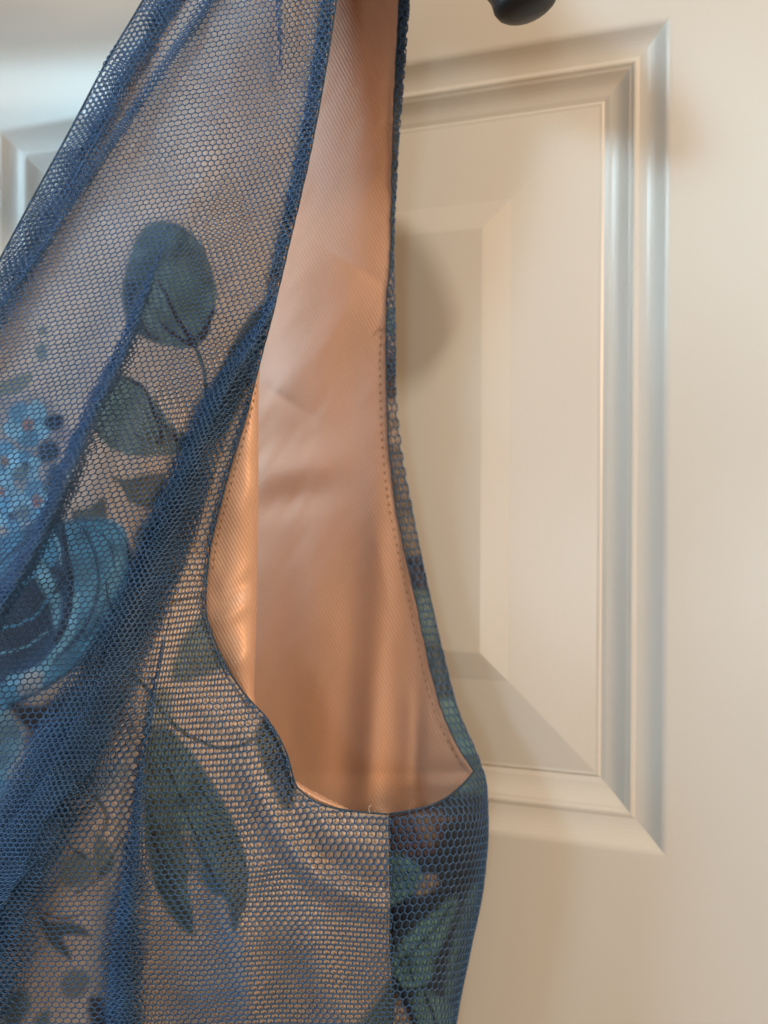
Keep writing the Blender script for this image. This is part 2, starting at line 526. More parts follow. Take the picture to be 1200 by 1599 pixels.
def front_print(px, py):
    P = Print(px, py)
    # round leaf and its neighbours on one twig
    P.fill([(245, 347), (290, 356), (322, 395), (337, 450), (332, 500), (312, 537), (275, 543), (228, 528), (200, 503), (192, 455), (203, 400), (220, 362)], TEAL, 3, .93)
    P.fill([(248, 352), (288, 362), (300, 392), (250, 432), (215, 470), (205, 420), (222, 368)], DTEAL, 18, .75)
    P.fill([(196, 440), (216, 445), (212, 490), (224, 512), (246, 530), (212, 520), (196, 490)], NAVY, 7, .85)
    P.fill([(255, 440), (300, 420), (325, 470), (300, 515)], TEAL2, 16, .5)
    P.line([(262, 350), (300, 368), (322, 392)], NAVY, 1.5, 1.5, .6)
    P.line([(248, 438), (262, 465), (278, 500), (304, 535)], PLUM, 1.8, 4.6, 1, .4)
    P.line([(250, 503), (272, 522), (304, 540)], PLUM, 1.4, 4.2, 1, .4)
    P.line([(334, 480), (326, 505), (312, 528)], PLUM, 2.5, 5.5, .95, .5)
    P.line([(222, 500), (232, 520), (248, 531)], PLUM, 3.5, 1.0, .8)
    P.line([(304, 535), (318, 575), (323, 625), (320, 668), (302, 697)], DTEAL, 3.0, 3.0, .95, .2)
    P.fill([(185, 586), (215, 596), (240, 622), (262, 655), (303, 694), (262, 711), (212, 712), (168, 698), (148, 660), (154, 615)], TEAL, 3, .9)
    P.fill([(150, 615), (180, 592), (205, 610), (190, 650), (160, 660)], TEAL2, 14, .6)
    P.line([(188, 588), (222, 604), (240, 640), (252, 672), (250, 690)], PLUM, 1.6, 4, .95, .5)
    P.line([(262, 668), (282, 690), (308, 696)], PLUM, 3.5, 3.4, .95, .4)
    P.line([(208, 675), (228, 688), (248, 690)], PLUM, 1.0, 1.6, .7, .4)
    P.line([(178, 645), (190, 660)], PLUM, 1.2, .8, .6)
    P.fill([(425, 470), (398, 484), (365, 530), (338, 590), (324, 655), (324, 692), (350, 678), (378, 630), (402, 575), (420, 520)], DTEAL, 4, .9)
    P.fill([(405, 520), (375, 560), (345, 640), (372, 620), (398, 570)], (0.05, 0.11, 0.16), 10, .7)
    # small blue florets
    P.fill([(0, 600), (30, 585), (52, 585), (38, 608), (10, 618), (-10, 615)], GREEN, 3, .85)
    P.dot(68, 516, 7, GREEN, 4, .8, 1.2); P.dot(66, 549, 9, TEAL, 4, .85, 1.5)
    P.fill([(-20, 640), (30, 618), (70, 622), (100, 660), (96, 720), (92, 800), (40, 822), (-20, 820)], DBLUE, 10, .45)
    P.floret(44, 662, 23, .3); P.floret(8, 720, 19, 1.0, (0.30, 0.20, 0.16)); P.floret(58, 782, 21, .7, (0.34, 0.16, 0.13)); P.floret(0, 768, 19, .1); P.floret(40, 728, 15, .9, DBLUE); P.floret(18, 806, 15, .2, DBLUE)
    P.dot(86, 660, 15, NAVY, 3); P.dot(76, 705, 18, NAVY, 4); P.dot(88, 738, 14, DBLUE, 4); P.dot(86, 760, 18, NAVY, 5, .9)
    P.dot(104, 682, 13, MAUVE, 4, .9); P.dot(82, 806, 12, MAUVE, 4, .8); P.dot(32, 738, 12, GREEN, 4, .8); P.dot(36, 800, 14, (.09, .08, .07), 5, .7)
    # leaf scraps
    P.fill([(172, 742), (200, 748), (252, 738), (258, 758), (240, 792), (205, 785), (190, 762)], (0.075, 0.105, 0.10), 3, .9)
    P.fill([(112, 800), (140, 792), (162, 776), (168, 812), (150, 826), (122, 824)], (0.08, 0.11, 0.105), 3, .9)
    P.fill([(215, 830), (240, 812), (262, 826), (250, 850), (222, 852)], TEAL, 4, .8)
    P.dot(212, 880, 16, PLUM, 8, .7)
    # the blue rose
    P.fill([(-60, 860), (0, 838), (60, 815), (120, 812), (175, 812), (200, 840), (203, 900), (190, 960), (150, 1015), (95, 1060), (20, 1105), (-60, 1130)], BLUE, 4, .97, .3)
    P.fill([(-30, 880), (40, 826), (88, 806), (104, 850), (112, 910), (104, 975), (70, 1030), (10, 1065), (-40, 1060)], DBLUE, 5, .95)
    P.fill([(-20, 940), (30, 905), (78, 900), (92, 950), (70, 1005), (20, 1040), (-30, 1040)], NAVY, 8, .75)
    P.fill([(60, 830), (82, 822), (92, 860), (80, 885), (62, 872)], BLUE, 4, .85)
    P.fill([(52, 880), (68, 880), (84, 905), (96, 940), (88, 980), (78, 940), (62, 912)], LBLUE, 4, .8)
    P.fill([(0, 850), (40, 830), (20, 870), (-10, 910)], BLUE, 6, .7)
    P.line([(98, 818), (104, 860), (112, 910), (108, 950), (92, 1000)], NAVY, 3, 6, .95, .4)
    P.line([(84, 888), (100, 905), (86, 925)], NAVY, 5, 3, .9)
    P.line([(120, 930), (110, 985), (72, 1040), (20, 1062)], LBLUE, 5, 9, .8)
    P.fill([(180, 870), (200, 880), (185, 960), (150, 1010), (130, 1020), (158, 960)], LBLUE, 9, .5)
    P.line([(166, 908), (170, 935), (175, 955)], NAVY, 1.5, 4, .9, .5)
    P.line([(200, 850), (202, 900), (188, 960), (148, 1015), (95, 1058), (20, 1102)], NAVY, 1.5, 3.0, .75, .5)
    P.line([(128, 822), (150, 870), (152, 930), (128, 985), (84, 1035)], DBLUE, 1.5, 4.0, .8, .5)
    P.line([(100, 815), (140, 812), (178, 822), (198, 846)], DBLUE, 2.0, 1.2, .7, .4)
    P.line([(60, 820), (88, 842), (96, 880)], LBLUE, 3, 1.5, .8, .3)
    P.line([(0, 880), (34, 850), (70, 838)], NAVY, 3, 2, .8, .4)
    P.line([(20, 935), (44, 905), (60, 890)], BLUE, 2.5, 4, .8, .3)
    P.line([(-10, 985), (30, 975), (62, 955), (80, 925)], BLUE, 2, 3.5, .7, .3)
    P.line([(0, 1020), (40, 1010), (74, 985)], LBLUE, 1.5, 2.5, .6, .3)
    P.line([(150, 826), (172, 850), (180, 885)], DBLUE, 1.5, 2.5, .7, .4)
    P.line([(130, 1000), (152, 972), (166, 935)], DBLUE, 2.5, 1.2, .7, .4)
    P.fill([(14, 1098), (60, 1102), (110, 1085), (72, 1135), (44, 1140)], NAVY, 5, .9)
    P.fill([(-20, 1110), (12, 1112), (36, 1150), (20, 1200), (-20, 1240)], LBLUE, 7, .85)
    P.fill([(40, 1150), (100, 1120), (110, 1170), (60, 1210)], DBLUE, 8, .8)
    P.fill([(-30, 1230), (10, 1215), (50, 1240), (20, 1300), (-30, 1330)], BLUE, 8, .8)
    P.fill([(40, 1052), (66, 1050), (60, 1076), (30, 1084)], C_BASE, 6, .7)
    # stem and leaves on the side front
    P.line([(195, 985), (232, 960), (285, 935), (330, 930)], PLUM, 4, 2, .75, .4)
    P.line([(195, 1045), (232, 1078), (268, 1128), (318, 1160), (360, 1168), (410, 1150)], DTEAL, 4, 2.5, .9, .3)
    P.fill([(330, 945), (348, 1000), (352, 1040), (300, 1062), (268, 1060), (280, 1012), (305, 970)], TEAL, 4, .88)
    P.fill([(230, 1090), (262, 1075), (272, 1120), (250, 1150), (225, 1140)], TEAL, 6, .7)
    P.fill([(398, 1152), (418, 1120), (446, 1160), (462, 1215), (455, 1262), (438, 1258), (420, 1215)], DTEAL, 4, .92)
    P.fill([(425, 1180), (448, 1190), (452, 1240), (436, 1240)], DBLUE, 6, .6)
    P.fill([(230, 1160), (262, 1138), (310, 1188), (355, 1262), (384, 1335), (387, 1395), (367, 1454), (354, 1408), (328, 1392), (304, 1362), (294, 1378), (303, 1458), (266, 1428), (240, 1372), (226, 1290)], TEAL, 3, .93)
    P.fill([(226, 1250), (250, 1290), (272, 1350), (284, 1400), (300, 1452), (268, 1428), (242, 1372)], DTEAL, 8, .7)
    P.fill([(330, 1290), (368, 1320), (382, 1380), (366, 1440), (352, 1390)], DTEAL, 8, .6)
    P.fill([(286, 1300), (296, 1300), (318, 1372), (302, 1362)], C_BASE, 6, .5)
    P.fill([(252, 1170), (290, 1230), (310, 1300), (286, 1290), (262, 1230)], TEAL2, 12, .7)
    P.line([(258, 1185), (284, 1250), (315, 1330), (345, 1395)], PLUM, 2.0, 2.5, .75, .6)
    P.line([(238, 1300), (258, 1360), (290, 1430)], PLUM, 2.5, 2.2, .8, .6)
    P.line([(300, 1220), (345, 1275), (382, 1345), (382, 1420)], DTEAL, 2, 3, .7)
    P.fill([(130, 1215), (170, 1190), (200, 1200), (180, 1235), (150, 1250)], BLUE, 10, .45)
    P.line([(95, 1290), (110, 1322), (132, 1338)], NAVY, 2, 3, .8, .4)
    P.fill([(98, 1345), (130, 1330), (150, 1355), (130, 1385), (95, 1380)], (0.10, 0.20, 0.24), 6, .7)
    P.line([(150, 1245), (168, 1275), (160, 1300)], DTEAL, 4, 3, .7)
    P.fill([(55, 1420), (80, 1440), (118, 1440), (140, 1462), (100, 1462), (112, 1498), (86, 1482), (66, 1452)], DTEAL, 3, .85)
    P.line([(60, 1420), (96, 1435), (130, 1425)], PLUM, 2.5, 1.5, .7, .4)
    P.fill([(150, 1300), (172, 1318), (178, 1352), (158, 1372), (146, 1340)], TEAL, 4, .75)
    P.line([(120, 1395), (146, 1378), (170, 1350), (190, 1310)], DTEAL, 2, 1.4, .8, .4)
    P.fill([(60, 1330), (84, 1318), (96, 1340), (76, 1362), (58, 1356)], BLUE, 5, .6)
    P.line([(40, 1500), (78, 1470), (118, 1452)], DTEAL, 1.6, 1.2, .7, .4)
    P.fill([(96, 1530), (120, 1512), (142, 1526), (128, 1556), (102, 1560)], TEAL, 4, .7)
    P.fill([(10, 1560), (40, 1545), (48, 1570), (28, 1605), (8, 1620)], TEAL, 4, .85)
    P.fill([(138, 1562), (160, 1560), (166, 1600), (150, 1640)], NAVY, 4, .85)
    P.fill([(56, 1590), (78, 1580), (70, 1625), (50, 1640)], TEAL, 4, .8)
    P.fill([(545, 1640), (560, 1600), (590, 1562), (612, 1535), (620, 1660)], TEAL, 5, .9)
    P.fill([(-60, 1400), (-20, 1380), (8, 1440), (-10, 1500), (-60, 1520)], BLUE, 8, .7)
    return np.clip(P.c, 0.004, 1)


def side_print(px, py):
    P = Print(px, py)
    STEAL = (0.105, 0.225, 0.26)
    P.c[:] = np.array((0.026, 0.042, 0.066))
    y = py
    # back edge strip above the underarm: bands of different print
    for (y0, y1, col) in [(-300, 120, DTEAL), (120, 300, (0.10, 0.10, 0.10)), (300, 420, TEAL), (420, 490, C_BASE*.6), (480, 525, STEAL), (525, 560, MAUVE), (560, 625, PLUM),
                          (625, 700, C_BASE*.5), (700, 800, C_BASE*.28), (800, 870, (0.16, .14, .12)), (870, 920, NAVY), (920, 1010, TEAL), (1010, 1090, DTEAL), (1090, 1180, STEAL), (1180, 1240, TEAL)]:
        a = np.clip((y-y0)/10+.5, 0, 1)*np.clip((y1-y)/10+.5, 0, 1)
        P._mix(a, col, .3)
    P.fill([(598, 1262), (650, 1255), (688, 1264), (692, 1310), (672, 1336), (630, 1340), (598, 1330)], (0.075, 0.05, 0.06), 8, .8)
    P.fill([(646, 1272), (668, 1275), (682, 1312), (672, 1326), (654, 1300)], (.15, .115, .095), 5, .7)
    P.fill([(602, 1338), (628, 1335), (652, 1352), (664, 1376), (640, 1398), (604, 1410)], STEAL, 4, .95)
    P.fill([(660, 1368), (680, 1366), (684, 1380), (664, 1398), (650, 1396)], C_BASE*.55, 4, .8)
    P.line([(604, 1372), (628, 1366), (650, 1364)], NAVY, 2, 1.2, .8, .4)
    P.fill([(606, 1420), (628, 1408), (646, 1416), (630, 1446), (606, 1462)], NAVY, 4, .85)
    P.fill([(608, 1502), (634, 1464), (668, 1432), (706, 1402), (716, 1410), (702, 1450), (680, 1492), (672, 1530), (640, 1542), (610, 1536)], STEAL, 4, .95)
    P.line([(612, 1520), (644, 1486), (676, 1454), (708, 1410)], DTEAL, 3.5, 1.5, .85, .4)
    P.line([(644, 1486), (640, 1510), (646, 1534)], DTEAL, 2, 1.2, .8, .3)
    P.line([(668, 1462), (672, 1486), (676, 1506)], DTEAL, 2, 1.0, .8, .3)
    P.fill([(722, 1420), (742, 1380), (750, 1400), (742, 1450), (724, 1500), (706, 1550), (694, 1570), (700, 1510)], STEAL, 5, .75)
    P.line([(746, 1390), (730, 1450), (706, 1530)], DTEAL, 2, 3, .8, .3)
    P.fill([(656, 1548), (688, 1560), (716, 1590), (704, 1660), (650, 1660), (642, 1590)], STEAL, 5, .9)
    P.line([(664, 1552), (680, 1600), (684, 1660)], NAVY, 3, 2, .85, .4)
    P.line([(616, 1528), (632, 1562), (650, 1604)], NAVY, 5, 6, .95, .3)
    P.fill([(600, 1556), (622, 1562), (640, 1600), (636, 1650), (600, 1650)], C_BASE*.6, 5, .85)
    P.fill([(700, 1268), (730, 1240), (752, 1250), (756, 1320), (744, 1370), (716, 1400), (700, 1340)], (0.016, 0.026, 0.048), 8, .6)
    return np.clip(P.c, 0.004, 1)


# ------------------------------------------------------------------ dress parts
dress = empty('sleeveless_dress', (-0.300, -0.045, 1.60))
dress['label'] = 'blue net dress with floral print and champagne satin lining on a hanger'
dress['category'] = 'dress'

# printed satin shell, front (opaque layer under the net)
ys = np.concatenate([np.arange(-260, 1240, 2.0), np.arange(1240, 1276, 0.8), np.arange(1277, 1640, 2.0), np.arange(1645, 2001, 20.0)])
NV = 300
rows = []
for y in ys:
    l = float(Lneck(y)) + 36*np.clip((1100-y)/300, 0, 1); r = float(Rarm(y)) - (3.0 if y < 1270 else 0)
    split = max(l, -20.0)
    left = np.linspace(l, split, 31)[:-1] if l < -21 else np.linspace(l, l + 0.05*(r-l), 31)[:-1]
    s0 = split if l < -21 else l + 0.05*(r-l)
    rows.append(np.concatenate([left, np.linspace(s0, r, NV-30)]))
GX = np.array(rows); GY = np.repeat(ys[:, None], NV, 1)
GD = front_depth(GX, GY)
pos = trim(unproj(GX, GY, GD))
colr = front_print(GX, GY)
np_mesh('printed_front', pos.reshape(-1, 3), grid_faces(len(ys), NV), M_PRINT, dress, True, colr.reshape(-1, 3),
        np.stack([GX, -GY], -1).reshape(-1, 2)/1000)

# printed shell, side and back edge: from the armhole edge round the silhouette to the back
ys2 = np.concatenate([np.arange(-260, 1200, 4.0), np.arange(1200, 1276, 1.0), np.arange(1278, 1640, 3.0), np.arange(1645, 2001, 20.0)])


def back_depth(px, py):
    """the outer back sheet behind the silhouette"""
    t = np.clip((Cout(py) - px)/380.0, 0, 1)
    return dc_f(py) - (dc_f(py) - np.maximum(5.0, dc_f(py) - 9.0)) * (1-(1-t)**2)


def Lback(y):
    return Lneck(y) + 60


NA, NB = 70, 40
SX = []; SD = []; SY = []
for y in ys2:
    C = float(Cout(y)); l = float(Lside(y)); lb = float(Lback(y))
    q = np.linspace(0, 1, NA); pf = C - (C-l)*(1-q)**1.6
    pb = C + (lb - C)*np.linspace(0, 1, NB+1)[1:]**1.4
    SX.append(np.concatenate([pf, pb])); SD.append(np.concatenate([side_depth(pf, y) - 0.7, back_depth(pb, y)]))
    SY.append(np.full(NA+NB, y))
SX = np.array(SX); SD = np.array(SD); SY = np.array(SY)
SX[:, :NA] -= 1.0 * np.linspace(0, 1, NA)[None]
spos = trim(unproj(SX, SY, SD))
scol = side_print(SX, SY)
np_mesh('printed_side', spos.reshape(-1, 3), grid_faces(len(ys2), NA+NB), M_PRINT, dress, True, scol.reshape(-1, 3),
        np.stack([SX, -SY], -1).reshape(-1, 2)/1000)

# back lining: the satin seen through the armhole
def lining_depth(px, py):
    e = side_depth(Bedge(np.minimum(py, 1205)), py)
    e = np.where(py > 1150, np.minimum(e, 26), e)
    edge_px = np.where(py < 1205, Bedge(py), Cout(py) - 12)
    q = np.clip((edge_px - px)/230.0, 0, 1.6)
    base = back_depth(px, py) + 1.6
    k = np.exp(-(q/0.30)**1.3)
    d = base + (e - 0.4 - base)*k
    low = np.clip((py-700)/500, 0, 1)
    d = d + 1.7*np.exp(-((px - (600 - 0.06*(py-800)))/26)**2)*np.clip((py-640)/200, 0, 1)*np.clip((edge_px-px)/40, 0, 1)
    d = d + 1.9*low*np.exp(-((px - (585 - 0.05*(py-1100)))/22)**2)*np.clip((py-950)/200, 0, 1)
    d = d - 1.4*low*np.exp(-((px - (652 - 0.02*(py-1200)))/10)**2)*np.clip((py-1020)/120, 0, 1)
    d = d + 1.3*np.exp(-((px - 500)/45)**2)*np.clip((py-720)/250, 0, 1)
    d = d + wr_seg(px, py, [(400, 745), (450, 735), (520, 720)], 28, 0.9)
    d = d - wr_seg(px, py, [(400, 800), (450, 780), (520, 765)], 26, 0.8)
    d = d + wr_seg(px, py, [(560, 420), (500, 520), (440, 620)], 55, 3.0)
    d = d + 1.2*vnoise(px/70, py/160) + 0.30*vnoise(px/24, py/60)*low + 0.22*vnoise((px+0.6*py)/16, (py-0.4*px)/55)
    return np.maximum(d, back_depth(px, py) + 0.6)


ys3 = np.concatenate([np.arange(-260, 1290, 4.0), np.arange(1300, 2001, 25.0)])
NL = 150
LX = []
for y in ys3:
    r = float(Bedge(y)) if y < 1203 else min(739.0, float(LE_low(y)) + 8) if y < 1273 else 618.0
    LX.append(r - (r - (float(Lback(y)) + 3))*np.linspace(0, 1, NL)**1.25)
LX = np.array(LX); LY = np.repeat(ys3[:, None], NL, 1)
LX[:, 0] += 0.9*vnoise(ys3/9, ys3*0)*2
LD = lining_depth(LX, LY)
np_mesh('back_lining', trim(unproj(LX, LY, LD)).reshape(-1, 3), grid_faces(len(ys3), NL), M_SATIN, dress, True, None,
        np.stack([LX, -LY], -1).reshape(-1, 2)/1000)

# front armhole facing: the satin turned out between the net edge and the fold
ys4 = np.arange(-240, 1272, 4.0)
Ffold = pl([(-240, 540), (0, 520), (250, 476), (400, 444), (540, 410), (575, 406), (640, 404), (760, 404), (900, 402), (1000, 400), (1080, 397), (1110, 402), (1200, 440), (1272, 560)])
NFc = 60
FX = []; FD = []
for y in ys4:
    l = float(Rarm(y)) - 4; fo = max(float(Ffold(y)), l+2); w = fo - l
    e = float(front_depth(l, y)) - 0.9
    t = np.linspace(0, 1, 36)
    pxa = l + w*np.sin(t*np.pi/2)
    rr = 4 + 0.07*w
    da = e - rr*(1-np.cos(t*np.pi/2)) + min(w, 60)*0.030*np.sin(t*np.pi)
    t2 = np.linspace(0, 1, NFc-36+1)[1:]
    pxb = fo - 110*t2**1.6
    db = e - rr - 7*np.sin(t2*np.pi/2)
    FX.append(np.concatenate([pxa, pxb])); FD.append(np.concatenate([da, db]))
FX = np.array(FX); FD = np.array(FD); FY = np.repeat(ys4[:, None], NFc, 1)
FD += wr_seg(FX, FY, [(330, 975), (370, 950), (404, 930)], 18, 0.9) - wr_seg(FX, FY, [(335, 945), (370, 925), (404, 900)], 16, 0.7) + wr_seg(FX, FY, [(350, 1040), (380, 1030), (404, 1010)], 18, 0.6)
FD += 0.5*vnoise(FX/22, FY/40)
np_mesh('front_facing', unproj(FX, FY, FD).reshape(-1, 3), grid_faces(len(ys4), NFc), M_SATIN, dress, True, None,
        np.stack([FX, -FY], -1).reshape(-1, 2)/1000)

# ------------------------------------------------------------------ the net
FOLDS = []   # (centre line, width) drawn left to right, each a flattened Z of net


def fold(pts, h):
    c = pl([(p[0], p[1]) for p in pts]); w = pl([(p[0], p[2]) for p in pts])
    FOLDS.append((c, w, h))


fold([(-260, 430, 26), (0, 312, 26), (100, 245, 24), (200, 180, 22), (300, 113, 20), (400, 50, 16), (500, -20, 10), (620, -100, 0), (2000, -900, 0)], 2.0)
fold([(-260, 0, 0), (350, 268, 0), (400, 244, 8), (470, 212, 22), (560, 170, 38), (660, 118, 44), (780, 68, 46), (890, 14, 48), (960, -28, 48), (1080, -90, 46), (1400, -300, 0), (2000, -500, 0)], 11.0)
fold([(-260, 430, 12), (0, 430, 12), (60, 433, 9), (112, 437, 3), (130, 440, 0), (2000, 440, 0)], 0.9)
fold([(-260, 700, 0), (420, 452, 4), (460, 428, 16), (500, 402, 28), (560, 360, 44), (640, 306, 58), (760, 252, 76), (900, 196, 88), (1040, 112, 124), (1200, 10, 168), (1350, -52, 160), (1480, -100, 150), (1700, -90, 60), (2000, -190, 60)], 3.5)
fold([(-260, 700, 0), (900, 300, 0), (940, 272, 3), (1080, 236, 10), (1200, 212, 20), (1350, 190, 40), (1480, 164, 62), (1600, 160, 68), (2000, 150, 70)], 2.5)


def relief(px, py):
    """loose drape: how far the net stands off the satin"""
    loose = np.clip((235 - px)/200, 0, 1)*np.clip((py - 250)/300, 0, 1)
    o = 1.3 + 5.0*loose
    o = o + wr_seg(px, py, [(225, 60), (160, 220), (90, 340)], 16, 2.0)
    o = o + wr_seg(px, py, [(300, 60), (215, 190), (150, 300)], 12, 1.5)
    o = o + wr_seg(px, py, [(250, 385), (185, 560), (90, 780), (0, 950), (-60, 1080)], 34, 11.0)
    o = o + wr_seg(px, py, [(330, 250), (290, 330), (262, 400)], 14, 1.8)
    o = o + wr_seg(px, py, [(437, -100), (437, 60), (443, 130)], 6, 1.8)
    o = o + 0.8*vnoise(px/60+5, py/80)
    return o


def hex_edges(x0, x1, y0, y1, a, b):
    cx = np.arange(x0, x1, a); cy = np.arange(y0, y1, b)
    X, Y = np.meshgrid(cx, cy)
    X = X + (np.arange(len(cy)) % 2)[:, None]*a/2
    X = X.ravel(); Y = Y.ravel()
    p1 = np.stack([X+a/2, Y-b/3], -1); p2 = np.stack([X+a/2, Y+b/3], -1); p3 = np.stack([X, Y+2*b/3], -1); p4 = np.stack([X-a/2, Y+b/3], -1)
    A = np.concatenate([p1, p2, p3]); B = np.concatenate([p2, p3, p4])
    return A, B


def net_tubes(name, PA, PB, r, mat, parent, flat=0.7, fat=0.0):
    """each thread of the net as a thin four-sided tube; all threads one mesh (far too many to be parts)"""
    kp = (np.minimum(PA[:, 0], PB[:, 0]) > XMID) & (np.minimum(PA[:, 2], PB[:, 2]) > ZHEM)
    PA = PA[kp]; PB = PB[kp]
    if np.ndim(fat):
        fat = fat[kp]
    T = PB - PA; L = np.linalg.norm(T, axis=1)[:, None] + 1e-12
    T = T/L
    view = np.array([0, -1.0, 0.0])
    U = np.cross(T, view); U /= np.linalg.norm(U, axis=1)[:, None] + 1e-9
    W = np.cross(U, T)
    ext = T*r*0.35
    n = len(PA)
    jr = ((1 + 0.25*(rng.random(n)-0.5))*(1 + fat))[:, None]
    mid = (PA + PB)/2
    st = []
    one = name in ('gathered_net', 'neckline_hem', 'armhole_hem')
    for Pk, kf in (((PA - ext, 1.05), (PB + ext, 1.05)) if one else ((PA - ext, 1.25), (mid, 0.88), (PB + ext, 1.25))):
        rr = r*jr*kf
        st.append(np.stack([Pk + U*rr, Pk + W*rr*flat, Pk - U*rr, Pk - W*rr*flat], 1))
    V = np.concatenate(st, 1).reshape(-1, 3)
    b = np.arange(n)[:, None, None]*(8 if one else 12)
    q = np.array([[k+i, k+(i+1) % 4, k+4+(i+1) % 4, k+4+i] for k in ((0,) if one else (0, 4)) for i in range(4)])[None]
    o = np_mesh(name, V, (b+q).reshape(-1, 4), mat, parent, True)
    o['kind'] = 'stuff'
    return o


LEAN = pl([(-500, 90), (200, 70), (500, 0), (900, -120), (1200, -170), (1600, -190), (2300, -200)])


def warp(A, tilt=-0.17):
    x = A[:, 0]; y = A[:, 1]
    t = tilt*np.clip(1 - (y-500)/900, 0.1, 1)
    yy = y + t*(x-300) + 12*vnoise(x/150, y/190) + 3.5*vnoise(x/48+3, y/55) + 1.5*vnoise(x/13, y/13)
    xx = x + 13*vnoise(x/160+31, y/170) + 3.5*vnoise(x/50+17, y/48) + 1.5*vnoise(x/13+7, y/13)
    # cells lean with the pull of the cloth
    k = 1 + 0.26*np.clip((y-300)/900, 0, 1)
    xx = 420 + (xx-420)*k + LEAN(y)
    yy = yy + 0.12*np.clip(y-350, 0, 900)**2/900
    return xx, yy


def front_net(name, x0, x1, y0, y1, a, b, off, keep, r, extra=None):
    A, B = hex_edges(x0, x1, y0, y1, a, b)
    pts = []
    for Q in (A, B):
        s, y = warp(Q)
        pts.append((s, y, extra(s, y) if extra else 0*s))
    ok = keep(pts[0][0], pts[0][1]) & keep(pts[1][0], pts[1][1])
    ok &= (np.abs(pts[0][0]-pts[1][0]) < 2.2*a)
    W = []
    for px, y, ex in pts:
        px = px[ok]; y = y[ok]; ex = ex[ok]
        W.append(unproj(px, y, front_depth(px, y) + relief(px, y) + ex + off))
    fat = 0.12*np.clip((pts[0][1][ok] - 300)/500, 0, 1) + 0.25*np.clip((pts[0][1][ok] - 950)/300, 0, 1)*np.clip((pts[0][0][ok] - 200)/120, 0, 1)
    return net_tubes(name, W[0], W[1], r, M_NET, dress, 0.7, fat)


keep_front = lambda x, y: (x > Lneck(y) - 1) & (x < Rarm(y) + np.where(y > 1274, 5.0, -0.5)) & (y > -255) & (y < 1990)
front_net('net_overlay', -760, 1000, -460, 2300, 9.3, 7.7, 0.0, keep_front, 0.168*MM)
# the turned hems: two more layers of net along neckline and armhole edge
hemw = pl([(-260, 26), (0, 25), (300, 22), (520, 18), (600, 9), (900, 7), (1300, 7), (2000, 7)])
keep_arm = lambda x, y: (x > Rarm(y) - hemw(y)) & (x < Rarm(y) - 0.5) & (y > -255) & (y < 1268)
front_net('armhole_hem', 100, 1500, -400, 1600, 10.3, 8.1, 0.9, keep_arm, 0.18*MM)
front_net('armhole_hem', 104, 1500, -404, 1600, 9.1, 7.3, 0.5, keep_arm, 0.18*MM)
front_net('armhole_hem', 101, 1500, -401, 1600, 8.3, 6.6, 0.2, keep_arm, 0.18*MM)
keep_neck = lambda x, y: (x > Lneck(y) - 1) & (x < Lneck(y) + 58) & (y > -255) & (y < 1270)
for k, (a_, b_, o_, w_) in enumerate([(9.4, 7.6, 0.9, 54), (8.8, 7.1, -1.0, 66), (8.3, 6.9, 0.4, 40), (8.0, 6.5, 0.2, 58)]):
    inner = (0, 6, 18, 30)[k]
    keep_n = lambda x, y, inner=inner, w_=w_: (x > Lneck(y) - 1 + inner + 8*vnoise(y/30, y*0+inner)) & (x < Lneck(y) + w_ + 10*vnoise(y/50, y*0 + w_)) & (y > -255) & (y < 1270)
    front_net('neckline_hem', -640 + 3*k, 600, -400 - k, 1600, a_, b_, o_, keep_n, 0.165*MM)
# gathers: several layers of net pushed together along each fold line
for fi, (c_, w_, h_) in enumerate(FOLDS):
    for k in range(3 if fi in (0, 2) else 6):
        lo = (0.0, 0.10, 0.22, 0.16, 0.05, 0.30)[k]; hi = (0.95, 1.04, 0.78, 0.88, 0.66, 0.70)[k]

        def keep_g(x, y, c_=c_, w_=w_, lo=lo, hi=hi, k=k, fi=fi):
            w = w_(y); t = (x - c_(y))/np.maximum(w, 0.5)
            n1 = 0.30*vnoise(y/120 + 3*k, y*0 + 5*fi + k); n2 = 0.30*vnoise(y/130 + 7*k, y*0 + 9*fi + k)
            return (w > 2) & (t > lo + n1) & (t < hi + n2) & keep_front(x, y)

        def ext(x, y, c_=c_, w_=w_, h_=h_, k=k):
            w = np.maximum(w_(y), 0.5); t = np.clip((x - c_(y))/w, 0, 1)
            return h_*(0.35 + 0.12*k)*np.sin(np.pi*t)**0.7*np.clip(w/20, 0, 1) + 0.35*(k+1)
        front_net('gathered_net', -640 + 4*k, 800, -460 - 2*k, 2300, 9.0 - 0.35*k, 7.4 - 0.25*k, 0.0, keep_g, 0.16*MM, ext)

